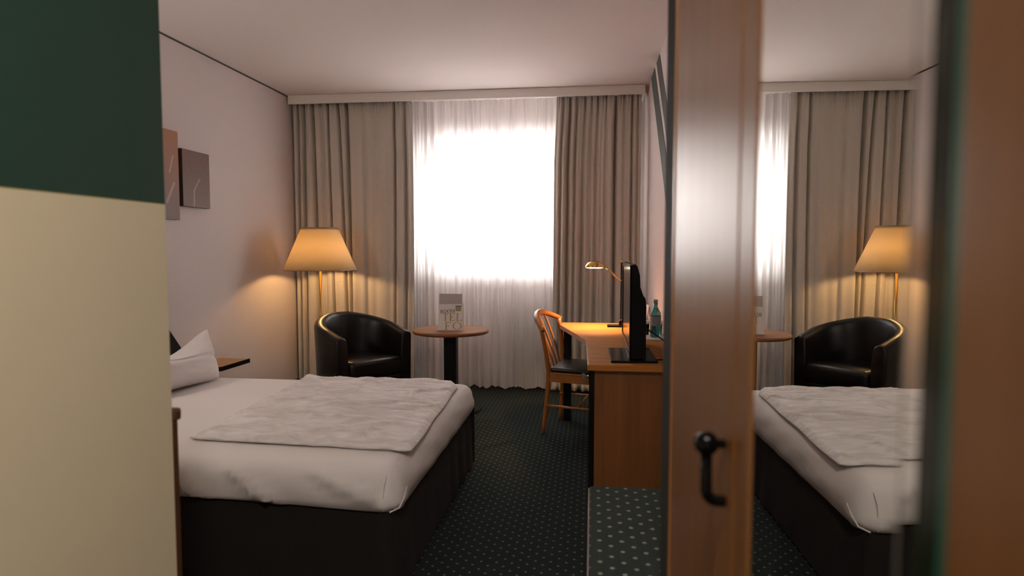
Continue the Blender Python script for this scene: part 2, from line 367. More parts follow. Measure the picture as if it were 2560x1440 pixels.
def curtain(name, label, x_of, y0, ztop, zbot, folds, amp, mat, nu, nv, width, seed, gather=.0, solid=.003, tilt=None, hem=None):
    """x_of(u,v): plan position; folds: list of (u0, u1_at_bottom, half width, depth); amp: list of (freq, phase, depth)"""
    def fn(u, v):
        z = ztop + (zbot - ztop) * v
        if hem: z += hem(u) * ss(.85, 1, v)
        x = x_of(u, v)
        y = y0
        for a, b_, w_, d in folds:
            c = a + (b_ - a) * v; q = (u - c) / w_
            y += d * math.exp(-q * q)
        grow = .35 + .65 * ss(0, .12, v)
        for f, ph, d in amp:
            y += d * grow * math.sin(2 * PI * f * u + ph + .5 * math.sin(2.1 * v + f))
        # gathers at the heading tape
        y += gather * (1 - ss(0, .07, v)) * math.sin(2 * PI * 30 * u + 3 * math.sin(9 * u))
        y += .006 * noise.noise(Vector((u * 9 + seed, v * 2.2, seed)))
        return (x, y, z)
    o = obj(name, grid(nu, nv, fn, lambda u, v: (u * width, v * 2.6)), mat, None, smooth=True)
    if solid:
        md = o.modifiers.new('solid', 'SOLIDIFY'); md.thickness = solid; md.offset = 0
    return tag(o, label, 'curtain')
def lerp(a, b, t): return a + (b - a) * t
# left drape: u spans x -2.75 .. -1.63
def xl(u, v):
    return lerp(-2.755, -1.632, u) + .012 * u * math.sin(3.0 * v + .3) * ss(0, .2, v)
LU = lambda px: (px - 722) / (1030 - 722)
foldsL = [(a, b_, w_ * .75, d * 1.5) for a, b_, w_, d in [(LU(749), LU(747), .016, .055), (LU(773), LU(781), .014, .06), (LU(795), LU(800), .02, .02), (LU(813), LU(826), .012, .06), (LU(840), LU(860), .012, .05),
          (LU(862), LU(870), .016, .065), (LU(905), LU(911), .02, .015), (LU(935), LU(930), .04, .022), (LU(985), LU(980), .014, .045), (LU(1012), LU(1009), .016, .04), (LU(733), LU(731), .012, .05)]]
curtain('drape', 'wide taupe drape with pale flecks hanging behind the floor lamp and armchair', xl, 5.715, 2.645, .025, foldsL, [(5.2, .6, .012), (11, 2, .005)], 'drape_fabric', 300, 60, 1.6, 3, .010)
def xr(u, v): return lerp(-.315, .417, u) - .02 * (1 - u) * ss(0, .25, v) - .012 * (1 - u) * v
RU = lambda px: (px - 1392) / (1613 - 1392)
foldsR = [(RU(1410), RU(1405), .016, .05), (RU(1428), RU(1424), .016, .055), (RU(1446), RU(1441), .016, .05), (RU(1468), RU(1462), .02, .06), (RU(1485), RU(1480), .02, .03), (RU(1501), RU(1497), .022, .06),
          (RU(1523), RU(1522), .016, .03), (RU(1547), RU(1547), .016, .07), (RU(1570), RU(1571), .02, .03), (RU(1590), RU(1589), .016, .07), (RU(1604), RU(1604), .014, .03)]
curtain('drape', 'taupe pleated drape hanging beside the desk lamp and the right wall', xr, 5.715, 2.645, .025, foldsR, [(7.3, .2, .014), (13, 1, .006)], 'drape_fabric', 280, 60, 1.25, 8, .010)
def xs(u, v): return lerp(-1.70, -.24, u)
hem = lambda u: .014 + .009 * math.sin(2 * PI * 7.3 * u + 1) + .005 * math.sin(2 * PI * 17 * u)
fs = [(random.random(), random.random() * .02, random.uniform(.006, .012), random.uniform(.012, .035)) for _ in range(26)]
fs = [(a, a + b_ - .01, w_, d) for a, b_, w_, d in fs]
curtain('sheer_curtain', 'white sheer net curtain glowing in front of the bright window', xs, 5.785, 2.645, .012, fs, [(19, 0, .010), (31, 1.2, .006), (47, 2, .003)], 'sheer', 520, 40, 2., 5, .006, 0, None, hem)

# ------------------------------------------------------------------ floor lamp
fl = thing('floor_lamp', 'floor lamp with lit cream cone shade standing behind the armchair', 'lamp', (-2.335, 5.30, 0))
obj('base', lathe([(0, 0), (.135, 0), (.135, .012), (.12, .022), (.02, .03), (.012, .05), (0, .05)]), 'brass_pole', fl, smooth=True)
obj('pole', tube([(0, 0, .02), (0, 0, 1.19)], .0115, 16), 'brass_pole', fl, smooth=True)
obj('socket', lathe([(0, 1.14), (.02, 1.14), (.02, 1.20), (0, 1.20)], 16), 'brass_pole', fl, smooth=True)
sh = obj('shade', lathe([(.307, 1.121), (.154, 1.482)], 64, cap=False), 'lamp_shade_fabric', fl, smooth=True)
md = sh.modifiers.new('solid', 'SOLIDIFY'); md.thickness = .0015
for r_, z_ in ((.307, 1.121), (.154, 1.482)):
    obj('rim', tube([(r_ * math.cos(a), r_ * math.sin(a), z_) for a in [2 * PI * i / 64 for i in range(65)]], .003, 6), 'shelf_wood', sh)
for i in range(3):
    a = 2 * PI * i / 3; obj('spoke', tube([(.02 * math.cos(a), .02 * math.sin(a), 1.16), (.29 * math.cos(a), .29 * math.sin(a), 1.155)], .002, 6), 'brass_pole', fl)
obj('top_diffuser', lathe([(0, 1.462), (.158, 1.462), (.158, 1.464), (0, 1.464)], 48), 'lamp_shade_fabric', fl)
obj('bulb', lathe([(0, 1.20), (.014, 1.20), (.028, 1.235), (.03, 1.255), (.02, 1.28), (0, 1.287)], 20), 'bulb_glow', fl, smooth=True)

# ------------------------------------------------------------------ armchair (tub)
ac = thing('tub_armchair', 'black leather tub armchair with curved back between lamp and round table', 'armchair', (-1.755, 4.72, 0), math.atan2(-.56, .83) - PI / 2 + PI)
# local frame: -Y is the front
def tub():
    pts = []; Rm = .285
    for i in range(7): pts.append((Vector((-Rm, -.18 + i * .03, 0)), Vector((-1, 0, 0))))
    for i in range(1, 24):
        a = PI - PI * i / 24; pts.append((Vector((Rm * math.cos(a), Rm * math.sin(a), 0)), Vector((math.cos(a), math.sin(a), 0))))
    for i in range(7): pts.append((Vector((Rm, -i * .03, 0)), Vector((1, 0, 0))))
    bm = bmesh.new(); rings = []; k = len(pts)
    for i, (p, nrm) in enumerate(pts):
        s = abs(i / (k - 1) - .5) * 2            # 0 back .. 1 arm front
        top = lerp(.800, .660, ss(.05, 1.05, s) * .35 + .65 * max(0, s - .12) / .88)
        fl_ = .022 * (1 - s * .6)                # back flares out towards the top
        sec = [(.045, .10), (.052, .3), (.050 + fl_ * .6, .55 if top > .7 else .5), (.050 + fl_, top - .035), (.040 + fl_, top - .012), (.012 + fl_, top), (-.018 + fl_, top - .004), (-.036 + fl_, top - .022), (-.042 + fl_ * .7, top - .08), (-.045, .42), (-.045, .10)]
        rings.append([bm.verts.new((p.x + nrm.x * o_, p.y + nrm.y * o_, z_)) for o_, z_ in sec])
    for a, b_ in zip(rings, rings[1:]):
        for j in range(len(a) - 1): bm.faces.new([a[j], b_[j], b_[j + 1], a[j + 1]])
        bm.faces.new([a[-1], b_[-1], b_[0], a[0]])
    bm.faces.new(rings[0]); bm.faces.new(rings[-1][::-1])
    return bm
t_ = obj('shell', tub(), 'leather', ac, smooth=True, bevel=.012, seg=3)
def ushape(r, yf, k=20):
    return [(-r, yf)] + [(r * math.cos(PI - PI * i / k), r * math.sin(PI - PI * i / k)) for i in range(k + 1)] + [(r, yf)]
obj('seat_cushion', prism(ushape(.236, -.205), .33, .475), 'leather', ac, smooth=True, bevel=.035, seg=4)
obj('seat_base', prism(ushape(.238, -.175), .10, .328), 'leather', ac, bevel=.006)
for sx, sy in ((-.23, -.14), (.23, -.14), (-.18, .18), (.18, .18)): obj('foot', lathe([(0, 0), (.02, 0), (.026, .10), (0, .10)], 14, loc=(sx, sy, 0)), 'black_lacquer', ac)

# ------------------------------------------------------------------ round table and info card
rt = thing('round_table', 'small round wooden table on a black column beside the armchair', 'table', (-1.115, 4.99, 0))
obj('table_top', lathe([(0, .633), (.296, .633), (.30, .637), (.30, .656), (.297, .66), (0, .66)], 64), 'table_wood', rt, bevel=0)
obj('edge_band', lathe([(.3002, .636), (.303, .638), (.303, .655), (.3002, .657)], 64, cap=False), 'table_rim', rt, smooth=True)
obj('column', box(-.05, .05, -.05, .05, .03, .633), 'black_lacquer', rt, bevel=.012)
obj('base', lathe([(0, 0), (.23, 0), (.23, .012), (.2, .028), (.06, .04), (0, .04)], 48), 'black_lacquer', rt, smooth=True)

cd = thing('info_card', 'white room information card with gold letters standing on the round table', 'card', (-1.108, 4.93, .66), R(3))
obj('grey_insert', prism([(0, .0), (.0015, .0), (.0475, .285), (.046, .285)], -.092, .092, 'x'), 'grey_card', cd)
cf = obj('front_sheet', prism([(-.004, .0), (-.0025, .0), (.0275, .205), (.026, .205)], -.096, .098, 'x'), 'paper', cd)
obj('holder_back', prism([(.03, .0), (.033, .0), (.06, .21), (.057, .21)], -.10, .10, 'x'), 'paper', cd)
obj('holder_foot', box(-.10, .10, -.008, .036, 0, .003), 'paper', cd)
def card_pt(x, z, off=.0008):
    y = lerp(-.004, .026, z / .205) - off; return (x, y, z)
def letter(polys, mat, name):
    bm = bmesh.new()
    for poly in polys:
        f0 = [bm.verts.new(card_pt(x, z, .0010)) for x, z in poly]; b0 = [bm.verts.new(card_pt(x, z, .0001)) for x, z in poly]
        bm.faces.new(f0); bm.faces.new(b0[::-1]); k = len(poly)
        for i in range(k): bm.faces.new([f0[i], b0[i], b0[(i + 1) % k], f0[(i + 1) % k]])
    return obj(name, bm, mat, cf)
def rect(x0, x1, z0, z1): return [(x0, z0), (x1, z0), (x1, z1), (x0, z1)]
def glyph(ch, x, z, w, h, t, s, slope=0.):
    """serif capital from quads; t thick stroke, s serif/thin stroke"""
    P = []
    def rc(a, b, c, d): P.append(rect(x + a * w, x + b * w, z + c * h, z + d * h))
    tw, th = t / w, s / h; tn = s / w
    if ch in 'RTELFM':
        if ch == 'T':
            rc(.5 - tw / 2, .5 + tw / 2, 0, 1); rc(0, 1, 1 - th, 1); rc(0, tn, .78, 1); rc(1 - tn, 1, .78, 1); rc(.3, .7, 0, th)
        elif ch == 'E':
            rc(.1, .1 + tw, 0, 1); rc(0, .95, 1 - th, 1); rc(0, 1, 0, th); rc(.1, .7, .5 - th / 2, .5 + th / 2); rc(.95 - tn, .95, .8, 1); rc(1 - tn, 1, 0, .24); rc(.7 - tn, .7, .4, .6)
        elif ch == 'F':
            rc(.1, .1 + tw, 0, 1); rc(0, 1, 1 - th, 1); rc(0, .45, 0, th); rc(.1, .75, .5 - th / 2, .5 + th / 2); rc(1 - tn, 1, .78, 1); rc(.75 - tn, .75, .4, .6)
        elif ch == 'L':
            rc(.15, .15 + tw, 0, 1); rc(0, .5, 1 - th, 1); rc(0, 1, 0, th); rc(1 - tn, 1, 0, .25)
        elif ch == 'R':
            rc(.1, .1 + tw, 0, 1); rc(0, .7, 1 - th, 1); rc(.1, .7, .48, .48 + th); rc(.7 - tw * .6, .72 + tw * .3, .5, .97); rc(0, .4, 0, th); rc(.8, 1.05, 0, th)
            P.append([(x + .45 * w, z + .5 * h), (x + (.8) * w, z), (x + (.8 + tw) * w, z), (x + (.45 + tw) * w, z + .5 * h)])
        elif ch == 'M':
            rc(.08, .08 + tn, 0, 1); rc(.92 - tw, .92, 0, 1); rc(-.02, .22, 0, th); rc(.76, 1.02, 0, th); rc(-.02, .2, 1 - th, 1); rc(.85, 1.02, 1 - th, 1)
            P.append([(x + .08 * w, z + h), (x + .45 * w, z), (x + (.45 + tn) * w, z), (x + (.08 + tw) * w, z + h)])
            P.append([(x + .45 * w, z), (x + (.45 + tn) * w, z), (x + .92 * w, z + h), (x + (.92 - tn) * w, z + h)])
    if ch == 'O':
        k = 20
        for i in range(k):
            a0, a1 = 2 * PI * i / k, 2 * PI * (i + 1) / k
            def q(a, inner):
                rx, rz = (w / 2 - (t if inner else 0)), (h / 2 - (s if inner else 0)); return (x + w / 2 + rx * math.cos(a), z + h / 2 + rz * math.sin(a))
            P.append([q(a0, 0), q(a1, 0), q(a1, 1), q(a0, 1)])
    return P
xx = -.080
for ch, wd in (('R', .024), ('O', .026), ('O', .026), ('M', .03)):
    letter(glyph(ch, xx, .132 + (xx + .08) * .09, wd, .027, .0042, .0018), 'dark_ink', 'dark_letter'); xx += wd + .003
for ch, x_, wd in (('T', -.058, .040), ('E', -.006, .042), ('L', .046, .046)):
    letter(glyph(ch, x_, .073, wd, .060, .0085, .0032), 'gold_ink', 'gold_letter')
for ch, x_, wd in (('F', -.040, .046), ('O', .020, .072)):
    letter(glyph(ch, x_, .004, wd, .060, .0095, .0036), 'gold_ink', 'gold_letter')
letter([rect(.040, .088, .182, .189)], 'blue_ink', 'dark_bar'); letter([rect(.040, .095, .190, .197)], 'pale_blue_ink', 'pale_bar')
letter([rect(.042, .086, .150, .180)], 'gold_ink', 'gold_patch')

# ------------------------------------------------------------------ bed
bed = thing('bed', 'double bed with white fitted sheet and dark valance against the left wall', 'bed', (-1.72, 2.985, 0))
BX0, BX1, BY0, BY1 = -.98, 1.025, -.775, .775
def valance():
    pts = []
    per = [(BX0, BY0), (BX1, BY0), (BX1, BY1), (BX0, BY1)]
    bm = bmesh.new(); loop = []
    for k in range(4):
        a, b_ = Vector(per[k]), Vector(per[(k + 1) % 4]); nn = int((b_ - a).length / .03)
        d = (b_ - a).normalized(); nrm = Vector((d.y, -d.x))
        for i in range(nn): loop.append((a + d * (b_ - a).length * i / nn, nrm, len(loop)))
    rows = []
    for zi, z in enumerate((.345, .25, .12, .012)):
        rows.append([])
        for p, nrm, q in loop:
            off = -.02 + (.345 - z) * .045 + (.345 - z) * .03 * math.sin(q * .9) * (0.4 + .6 * math.sin(q * .13))
            rows[-1].append(bm.verts.new((p.x + nrm.x * off, p.y + nrm.y * off, z)))
    for a, b_ in zip(rows, rows[1:]):
        for i in range(len(loop)): bm.faces.new([a[i], a[(i + 1) % len(loop)], b_[(i + 1) % len(loop)], b_[i]])
    bm.faces.new(rows[0]); bm.faces.new(rows[-1][::-1])
    return bm
obj('valance', valance(), 'skirt_fabric', bed, smooth=False)
def mattress():
    # superellipsoid-like rounded slab, wrinkled on the sides
    bm = bmesh.new(); rows = []; rc = .075
    prof = [(-.03, .335), (-.006, .345), (.004, .37), (.006, .40), (.002, .43), (-.006, .455), (-.018, .475), (-.036, .490), (-.06, .498), (-.10, .501), (-.2, .502), (-.4, .503), (-.6, .503)]
    NP_ = 220
    for o_, z in prof:
        x0, x1, y0, y1 = BX0 - o_, BX1 + o_, BY0 - o_, BY1 + o_
        rr = max(.012, rc + o_ * .9); row = []
        hx, hy = (x1 - x0) / 2, (y1 - y0) / 2; cx, cy = (x0 + x1) / 2, (y0 + y1) / 2
        # fixed angular-ish parametrisation over a rounded rectangle
        segs = [('l', (-hx + rr, -hy), (hx - rr, -hy), 70), ('c', (hx - rr, -hy + rr), -PI / 2, 8), ('l', (hx, -hy + rr), (hx, hy - rr), 56), ('c', (hx - rr, hy - rr), 0, 8),
                ('l', (hx - rr, hy), (-hx + rr, hy), 70), ('c', (-hx + rr, hy - rr), PI / 2, 8), ('l', (-hx, hy - rr), (-hx, -hy + rr), 56), ('c', (-hx + rr, -hy + rr), PI, 8)]
        for sg in segs:
            if sg[0] == 'l':
                (ax, ay), (bx_, by_), k = sg[1:]
                for i in range(k): row.append((cx + lerp(ax, bx_, i / k), cy + lerp(ay, by_, i / k)))
            else:
                (px, py), a0, k = sg[1:]
                for i in range(k): a = a0 + PI / 2 * i / k; row.append((cx + px + rr * math.cos(a), cy + py + rr * math.sin(a)))
        vs = []
        for i, (x, y) in enumerate(row):
            w_ = 0.
            side = 1 - ss(.46, .50, z)
            # diagonal tension wrinkles towards the foot corners
            if side > 0:
                fx = (x - BX0) / (BX1 - BX0)
                if y < BY0 + .1: w_ += (.030 * max(0, math.sin(19 * x + 3 * math.sin(3 * x) + 30 * (z - .33))) ** 9 - .003) * ss(.25, .6, fx) + .006 * noise.noise(Vector((x * 9, z * 14, 1)))
                elif x > BX1 - .1: w_ += .004 * math.sin(17 * y + 60 * (z - .33) + 2 * math.sin(5 * y)) + .005 * noise.noise(Vector((y * 9, z * 14, 4)))
                w_ *= side * ss(.335, .36, z)
            dx, dy = x / hx, y / hy; ln = max(1e-6, math.hypot(dx, dy))
            outx, outy = (0, math.copysign(1, y)) if abs(y) / hy > abs(x) / hx else (math.copysign(1, x), 0)
            dz = .003 * noise.noise(Vector((x * 3, y * 3, 2))) if z > .5 else 0
            zz = z + (.012 * math.sin(x * 3.1 + 1) if z < .36 else 0)
            vs.append(bm.verts.new((x + outx * w_, y + outy * w_, zz + dz)))
        rows.append(vs)
    K = len(rows[0])
    for a, b_ in zip(rows, rows[1:]):
        for i in range(K): bm.faces.new([a[i], a[(i + 1) % K], b_[(i + 1) % K], b_[i]])
    bm.faces.new(rows[0][::-1]); bm.faces.new(rows[-1])
    return bm
mt = obj('mattress', mattress(), 'linen', bed, smooth=True)
seam = [(BX1 - .045, BY0 + .012, .475), (BX1 - .05, BY0 - .004, .44), (BX1 - .052, BY0 - .006, .40), (BX1 - .055, BY0 - .002, .345)]
obj('seam', tube(seam, .0022, 6), 'linen', mt)
obj('seam', tube([(BX1 + .004, BY0 + .10, .40), (BX1 + .008, BY0 + .05, .375), (BX1 - .0, BY0 + .018, .352), (BX1 - .03, BY0 - .004, .342)], .003, 6), 'linen', mt)
# headboard on the wall side with slanted upper panel
hb = thing('headboard', 'black lacquered headboard with slanted crest fixed to the left wall', 'headboard', (-1.72, 2.985, 0))
obj('panel', box(-1.045, -1.0, -.9, 1.31, .10, .565), 'black_lacquer', hb, bevel=.006)
obj('crest', prism([(-.55, .565), (1.03, .565), (.83, .80), (-.35, .80)], -1.04, -1.005, 'x'), 'black_lacquer', hb, bevel=.004)

sf = thing('bedside_shelf', 'wooden bedside shelf with black edge mounted beyond the pillow', 'shelf', (-2.62, 4.18, .478))
obj('board', prism([(-.095, -.17), (.10, -.17), (.128, -.15), (.138, .185), (-.095, .205)], .0, .021), 'shelf_wood', sf)
obj('bracket', box(-.1005, -.05, -.08, .08, -.05, -.0005), 'black_lacquer', sf)
obj('black_edge', prism([(.10, -.176), (.133, -.154), (.144, .188), (.138, .187), (.128, -.15), (.10, -.17), (-.095, -.17), (-.095, -.176)], -.006, .024), 'black_lacquer', sf)

# duvet
def duvet():
    P = {(0, 0): (-1.66, 2.45), (1, 0): (-.695, 2.40), (1, 1): (-.762, 3.665), (0, 1): (-1.735, 3.70)}
    nu, nv = 90, 110; bm = bmesh.new(); top = []; bot = []
    for i in range(nu + 1):
        ct, cb = [], []
        for j in range(nv + 1):
            u, v = i / nu, j / nv
            x = lerp(lerp(P[0, 0][0], P[1, 0][0], u), lerp(P[0, 1][0], P[1, 1][0], u), v)
            y = lerp(lerp(P[0, 0][1], P[1, 0][1], u), lerp(P[0, 1][1], P[1, 1][1], u), v)
            e = min(u, 1 - u) * .92; f = min(v, 1 - v) * 1.27; d = min(e, f)
            # rounded far-right corner
            if u > .86 and v > .9: x -= (u - .86) * (v - .9) * 3.2
            puff = .004 + .022 * ss(0, .03, d) + .012 * ss(.03, .3, d)
            wr_ = noise.fractal(Vector((x * 2.2 + 3, y * 6.5 + x * 1.5, 1.)), 1., 2., 4) * .011 + .012 * max(0, 1 - abs(noise.noise(Vector((x * 3.2, y * 8.5 - x * 2, 5.)))) * 7) - .006
            wr_ *= ss(0, .05, d)
            bump = .016 * math.exp(-((x + 1.70) ** 2 + (y - 3.66) ** 2) / .004) + .014 * math.exp(-((x + .97) ** 2 + (y - 3.65) ** 2) / .006)
            wx = .012 * noise.noise(Vector((y * 4, 7, u * 3))) * (abs(u - .5) * 2) ** 6; wy = .012 * noise.noise(Vector((x * 5, 3, v * 3))) * (abs(v - .5) * 2) ** 6
            edge = ss(-.70, -.76, x)
            ct.append(bm.verts.new((x + wx, y + wy, max(.5085, .507 + puff + wr_ + bump)))); cb.append(bm.verts.new((x + wx, y + wy, .5068)))
        top.append(ct); bot.append(cb)
    for i in range(nu):
        for j in range(nv):
            bm.faces.new([top[i][j], top[i + 1][j], top[i + 1][j + 1], top[i][j + 1]]); bm.faces.new([bot[i][j], bot[i][j + 1], bot[i + 1][j + 1], bot[i + 1][j]])
    for i in range(nu):
        bm.faces.new([bot[i][0], bot[i + 1][0], top[i + 1][0], top[i][0]]); bm.faces.new([top[i][nv], top[i + 1][nv], bot[i + 1][nv], bot[i][nv]])
    for j in range(nv):
        bm.faces.new([top[0][j], top[0][j + 1], bot[0][j + 1], bot[0][j]]); bm.faces.new([bot[nu][j], bot[nu][j + 1], top[nu][j + 1], top[nu][j]])
    return bm
dv = tag(obj('duvet', duvet(), 'duvet_linen', smooth=True), 'thin white wrinkled duvet folded flat across the foot of the bed', 'duvet')
# the folded-over lower layer showing along the near hem
hemp = [(-1.66 + .965 * i / 40, 2.442 - .05 * i / 40 + .010 * noise.noise(Vector((i * .35, 2, 0))), .5165 + .002 * noise.noise(Vector((i * .5, 9, 0)))) for i in range(41)]
obj('folded_hem', tube(hemp, [.004] + [.0065 + .0015 * math.sin(i * .7) for i in range(39)] + [.004], 8), 'duvet_linen', dv, smooth=True)

# pillow, propped on edge with a pointed corner
def pillow():
    nu = nv = 36; bm = bmesh.new(); F = []; B = []
    for i in range(nu + 1):
        f_, b_ = [], []
        for j in range(nv + 1):
            u, v = i / nu * 2 - 1, j / nv * 2 - 1       # u along y, v up
            ex = max(0, (1 - abs(u) ** 2.6) * (1 - abs(v) ** 2.6)) ** .5
            yy = u * .36 * (1 - .07 * (1 - abs(v) ** 2) * abs(u)); 
            hz = .142 * (1 - .06 * (1 - u * u))
            zz = v * hz
            # chop: middle of the top edge is knocked down, corners stay up as points
            chop = ss(.0, 1., v)
            zz -= chop * (.075 * math.exp(-(u / .5) ** 2)) - chop * .035 * ss(.45, 1, abs(u))
            th = .105 * ex * (1.15 - .35 * ss(.0, 1., v))
            crease = .018 * math.exp(-((v - .25 + .28 * u) / .10) ** 2) * ex
            wr_ = .006 * noise.fractal(Vector((u * 3, v * 4, 2)), 1, 2, 3) * ex
            f_.append(bm.verts.new((th - crease + wr_, yy, zz))); b_.append(bm.verts.new((-th * .8, yy, zz)) if ex > 1e-4 else f_[-1])
        F.append(f_); B.append(b_)
    def face(a):
        a = [q for i, q in enumerate(a) if q not in a[:i]]
        if len(a) > 2:
            try: bm.faces.new(a)
            except ValueError: pass
    for i in range(nu):
        for j in range(nv):
            face([F[i][j], F[i + 1][j], F[i + 1][j + 1], F[i][j + 1]]); face([B[i][j], B[i][j + 1], B[i + 1][j + 1], B[i + 1][j]])
    return bm
pw = tag(obj('pillow', pillow(), 'linen', smooth=True), 'plump white pillow propped upright with pointed corners at the bed head', 'pillow')
pw.location = (-2.35, 3.285, .643); pw.rotation_euler = (0, R(-14), R(-9))
md = pw.modifiers.new('sub', 'SUBSURF'); md.levels = 1; md.render_levels = 1

# ------------------------------------------------------------------ pictures
def canvas(y0, y1, z0, z1, mat, label):
    t = thing('wall_picture', label, 'picture', (XL + .012, (y0 + y1) / 2, z0)); hw = (y1 - y0) / 2; h = z1 - z0
    obj('stretcher_frame', box(-.010, .024, -hw, hw, 0, h), 'canvas_side', t)
    obj('print', box(.024, .027, -hw + .0005, hw - .0005, .0005, h - .0005), mat, t)
canvas(3.66, 4.003, 1.495, 2.078, 'canvas_tall', 'tall narrow canvas print of orange and mauve woodland on the left wall')
canvas(4.045, 4.35, 1.591, 1.978, 'canvas_square', 'small square brown canvas print with a pale trunk on the left wall')

# ------------------------------------------------------------------ desk
dk = thing('desk', 'long wooden desk with black side panel and angled front edge along right wall', 'desk', (0, 3.1, 0))
top = [(-.012, 0), (.462, 0), (.462, 1.79), (-.215, 1.79), (-.228, 1.64), (-.030, .855)]
obj('desk_top', prism(top, .713, .74), 'desk_wood', dk, bevel=.004)
eb = [(-.0125, -.004), (-.0305, .855), (-.2285, 1.64), (-.2155, 1.79), (-.219, 1.79), (-.232, 1.64), (-.034, .853), (-.016, -.004)]
obj('front_edge_band', prism(eb, .711, .7399), 'edge_wood', dk)
obj('end_edge_band', box(-.016, .462, -.006, -.0005, .711, .7395), 'desk_wood', dk, bevel=.003)
obj('end_panel', box(.017, .455, .035, .055, .0, .711), 'desk_panel_wood', dk)
obj('side_panel', box(-.004, .016, .030, .52, .0, .711), 'black_lacquer', dk)
obj('inner_panel', box(.017, .455, .50, .52, .0, .711), 'desk_panel_wood', dk)
door = obj('cabinet_door', box(-.010, -.005, .05, .50, .04, .70), 'black_lacquer', dk)
obj('lock', tube([(-.010, .085, .668), (-.016, .085, .668)], .011, 14), 'chrome', door)
obj('key', bx(bx(box(-.030, -.016, .0845, .0855, .664, .672), -.046, -.030, .084, .086, .656, .680), -.041, -.034, .084, .0862, .625, .656), 'chrome', door)
obj('leg', box(-.205, -.148, 1.70, 1.755, 0, .713), 'black_lacquer', dk)
obj('back_rail', box(.42, .455, .52, 1.75, .35, .70), 'black_lacquer', dk)

# television: profile extruded along its width, swivelled a touch
tv = thing('television', 'flat black television standing edge-on near the end of the desk', 'television', (.215, 3.56, .74), R(0))
prof = [(-.022, .022), (-.022, .482), (-.002, .486), (.006, .474), (.018, .43), (.020, .375), (.034, .335), (.046, .318), (.050, .28), (.050, .022)]
obj('body', prism([(a, b_) for a, b_ in prof], -.405, .395, 'y'), 'black_plastic', tv, bevel=.003)
scr = obj('bezel', bx(bx(bx(box(-.030, -.022, -.405, .395, .022, .060), -.030, -.022, -.405, -.38, .060, .482), -.030, -.022, .37, .395, .060, .482), -.030, -.022, -.38, .37, .46, .482), 'black_metal', tv, bevel=.002)
obj('trim_strip', bx(box(-.0315, -.029, -.405, .395, .017, .0235), -.0315, -.0285, -.4065, -.401, .0235, .482), 'chrome', tv)
obj('screen', box(-.0255, -.022, -.38, .37, .060, .46), 'black_metal', tv)
obj('stand_plate', prism([(-.118, -.40), (.112, -.385), (.105, .05), (-.122, .03)], 0, .011), 'black_plastic', tv, bevel=.003)
obj('stand_plate_inlay', prism([(-.112, -.385), (-.045, -.382), (-.050, .015), (-.116, .015)], .011, .0115), 'black_metal', tv)
obj('neck', box(-.01, .04, -.24, -.02, .011, .03), 'black_plastic', tv)
obj('cable', tube(bez((.050, .36, .12), (.16, .30, .06), (.245, -.02, .012), 14), .004, 8), 'black_plastic', tv, smooth=True)
obj('cable', tube(bez((.10, -.38, .015), (.15, -.36, .02), (.24, -.30, .008), 10), .0035, 8), 'black_plastic', tv, smooth=True)

# desk lamp
dl = thing('desk_lamp', 'small brass desk lamp with lit disc head and thin black stem', 'lamp', (.198, 4.66, .74))
obj('base', bx(box(-.085, .035, -.045, .045, 0, .012), .0, .035, -.02, .02, .012, .045), 'black_plastic', dl, bevel=.004)
obj('base_clip', flat_bar([(-.012, -.022, .040), (.026, -.022, .062)], (0, 1, 0), .03, .006), 'chrome', dl)
obj('stem', tube([(.012, 0, .01), (.014, 0, .47)], .0055, 10), 'black_plastic', dl, smooth=True)
obj('joint', lathe([(0, -.01), (.01, -.006), (.01, .006), (0, .01)], 12, loc=(.013, 0, .47)), 'brass', dl, smooth=True)
obj('arm', tube([(.012, -.008, .332), (-.05, -.008, .385), (-.118, -.006, .442)], [.0055, .006, .008], 10), 'brass', dl, smooth=True)
obj('upper_arm', tube([(.016, .006, .462), (.070, .006, .474)], .005, 10), 'brass', dl, smooth=True)
def tilt(bm, c, ang):
    bmesh.ops.rotate(bm, verts=bm.verts, cent=c, matrix=Matrix.Rotation(ang, 3, 'X')); return bm
hc = (-.178, -.005, .428)
hd = obj('head', tilt(lathe([(.066, -.004), (.068, 0), (.065, .014), (.052, .032), (.028, .044), (0, .048)], 36, loc=hc, cap=False), hc, R(-5)), 'brass', dl, smooth=True)
md = hd.modifiers.new('solid', 'SOLIDIFY'); md.thickness = .0015
obj('diffuser', tilt(lathe([(0, .0), (.06, 0), (.060, .003), (0, .003)], 32, loc=(-.178, -.005, .4245)), hc, R(-5)), 'halogen_glow', dl)
ld = bpy.data.lights.new('desk_lamp_light', 'SPOT'); ld.energy = 44; ld.color = (1, .60, .28); ld.spot_size = R(112); ld.spot_blend = .5; ld.shadow_soft_size = .04
lo = bpy.data.objects.new('desk_lamp_light', ld); C.objects.link(lo); lo.parent = dl; lo.location = (-.178, -.005, .415)

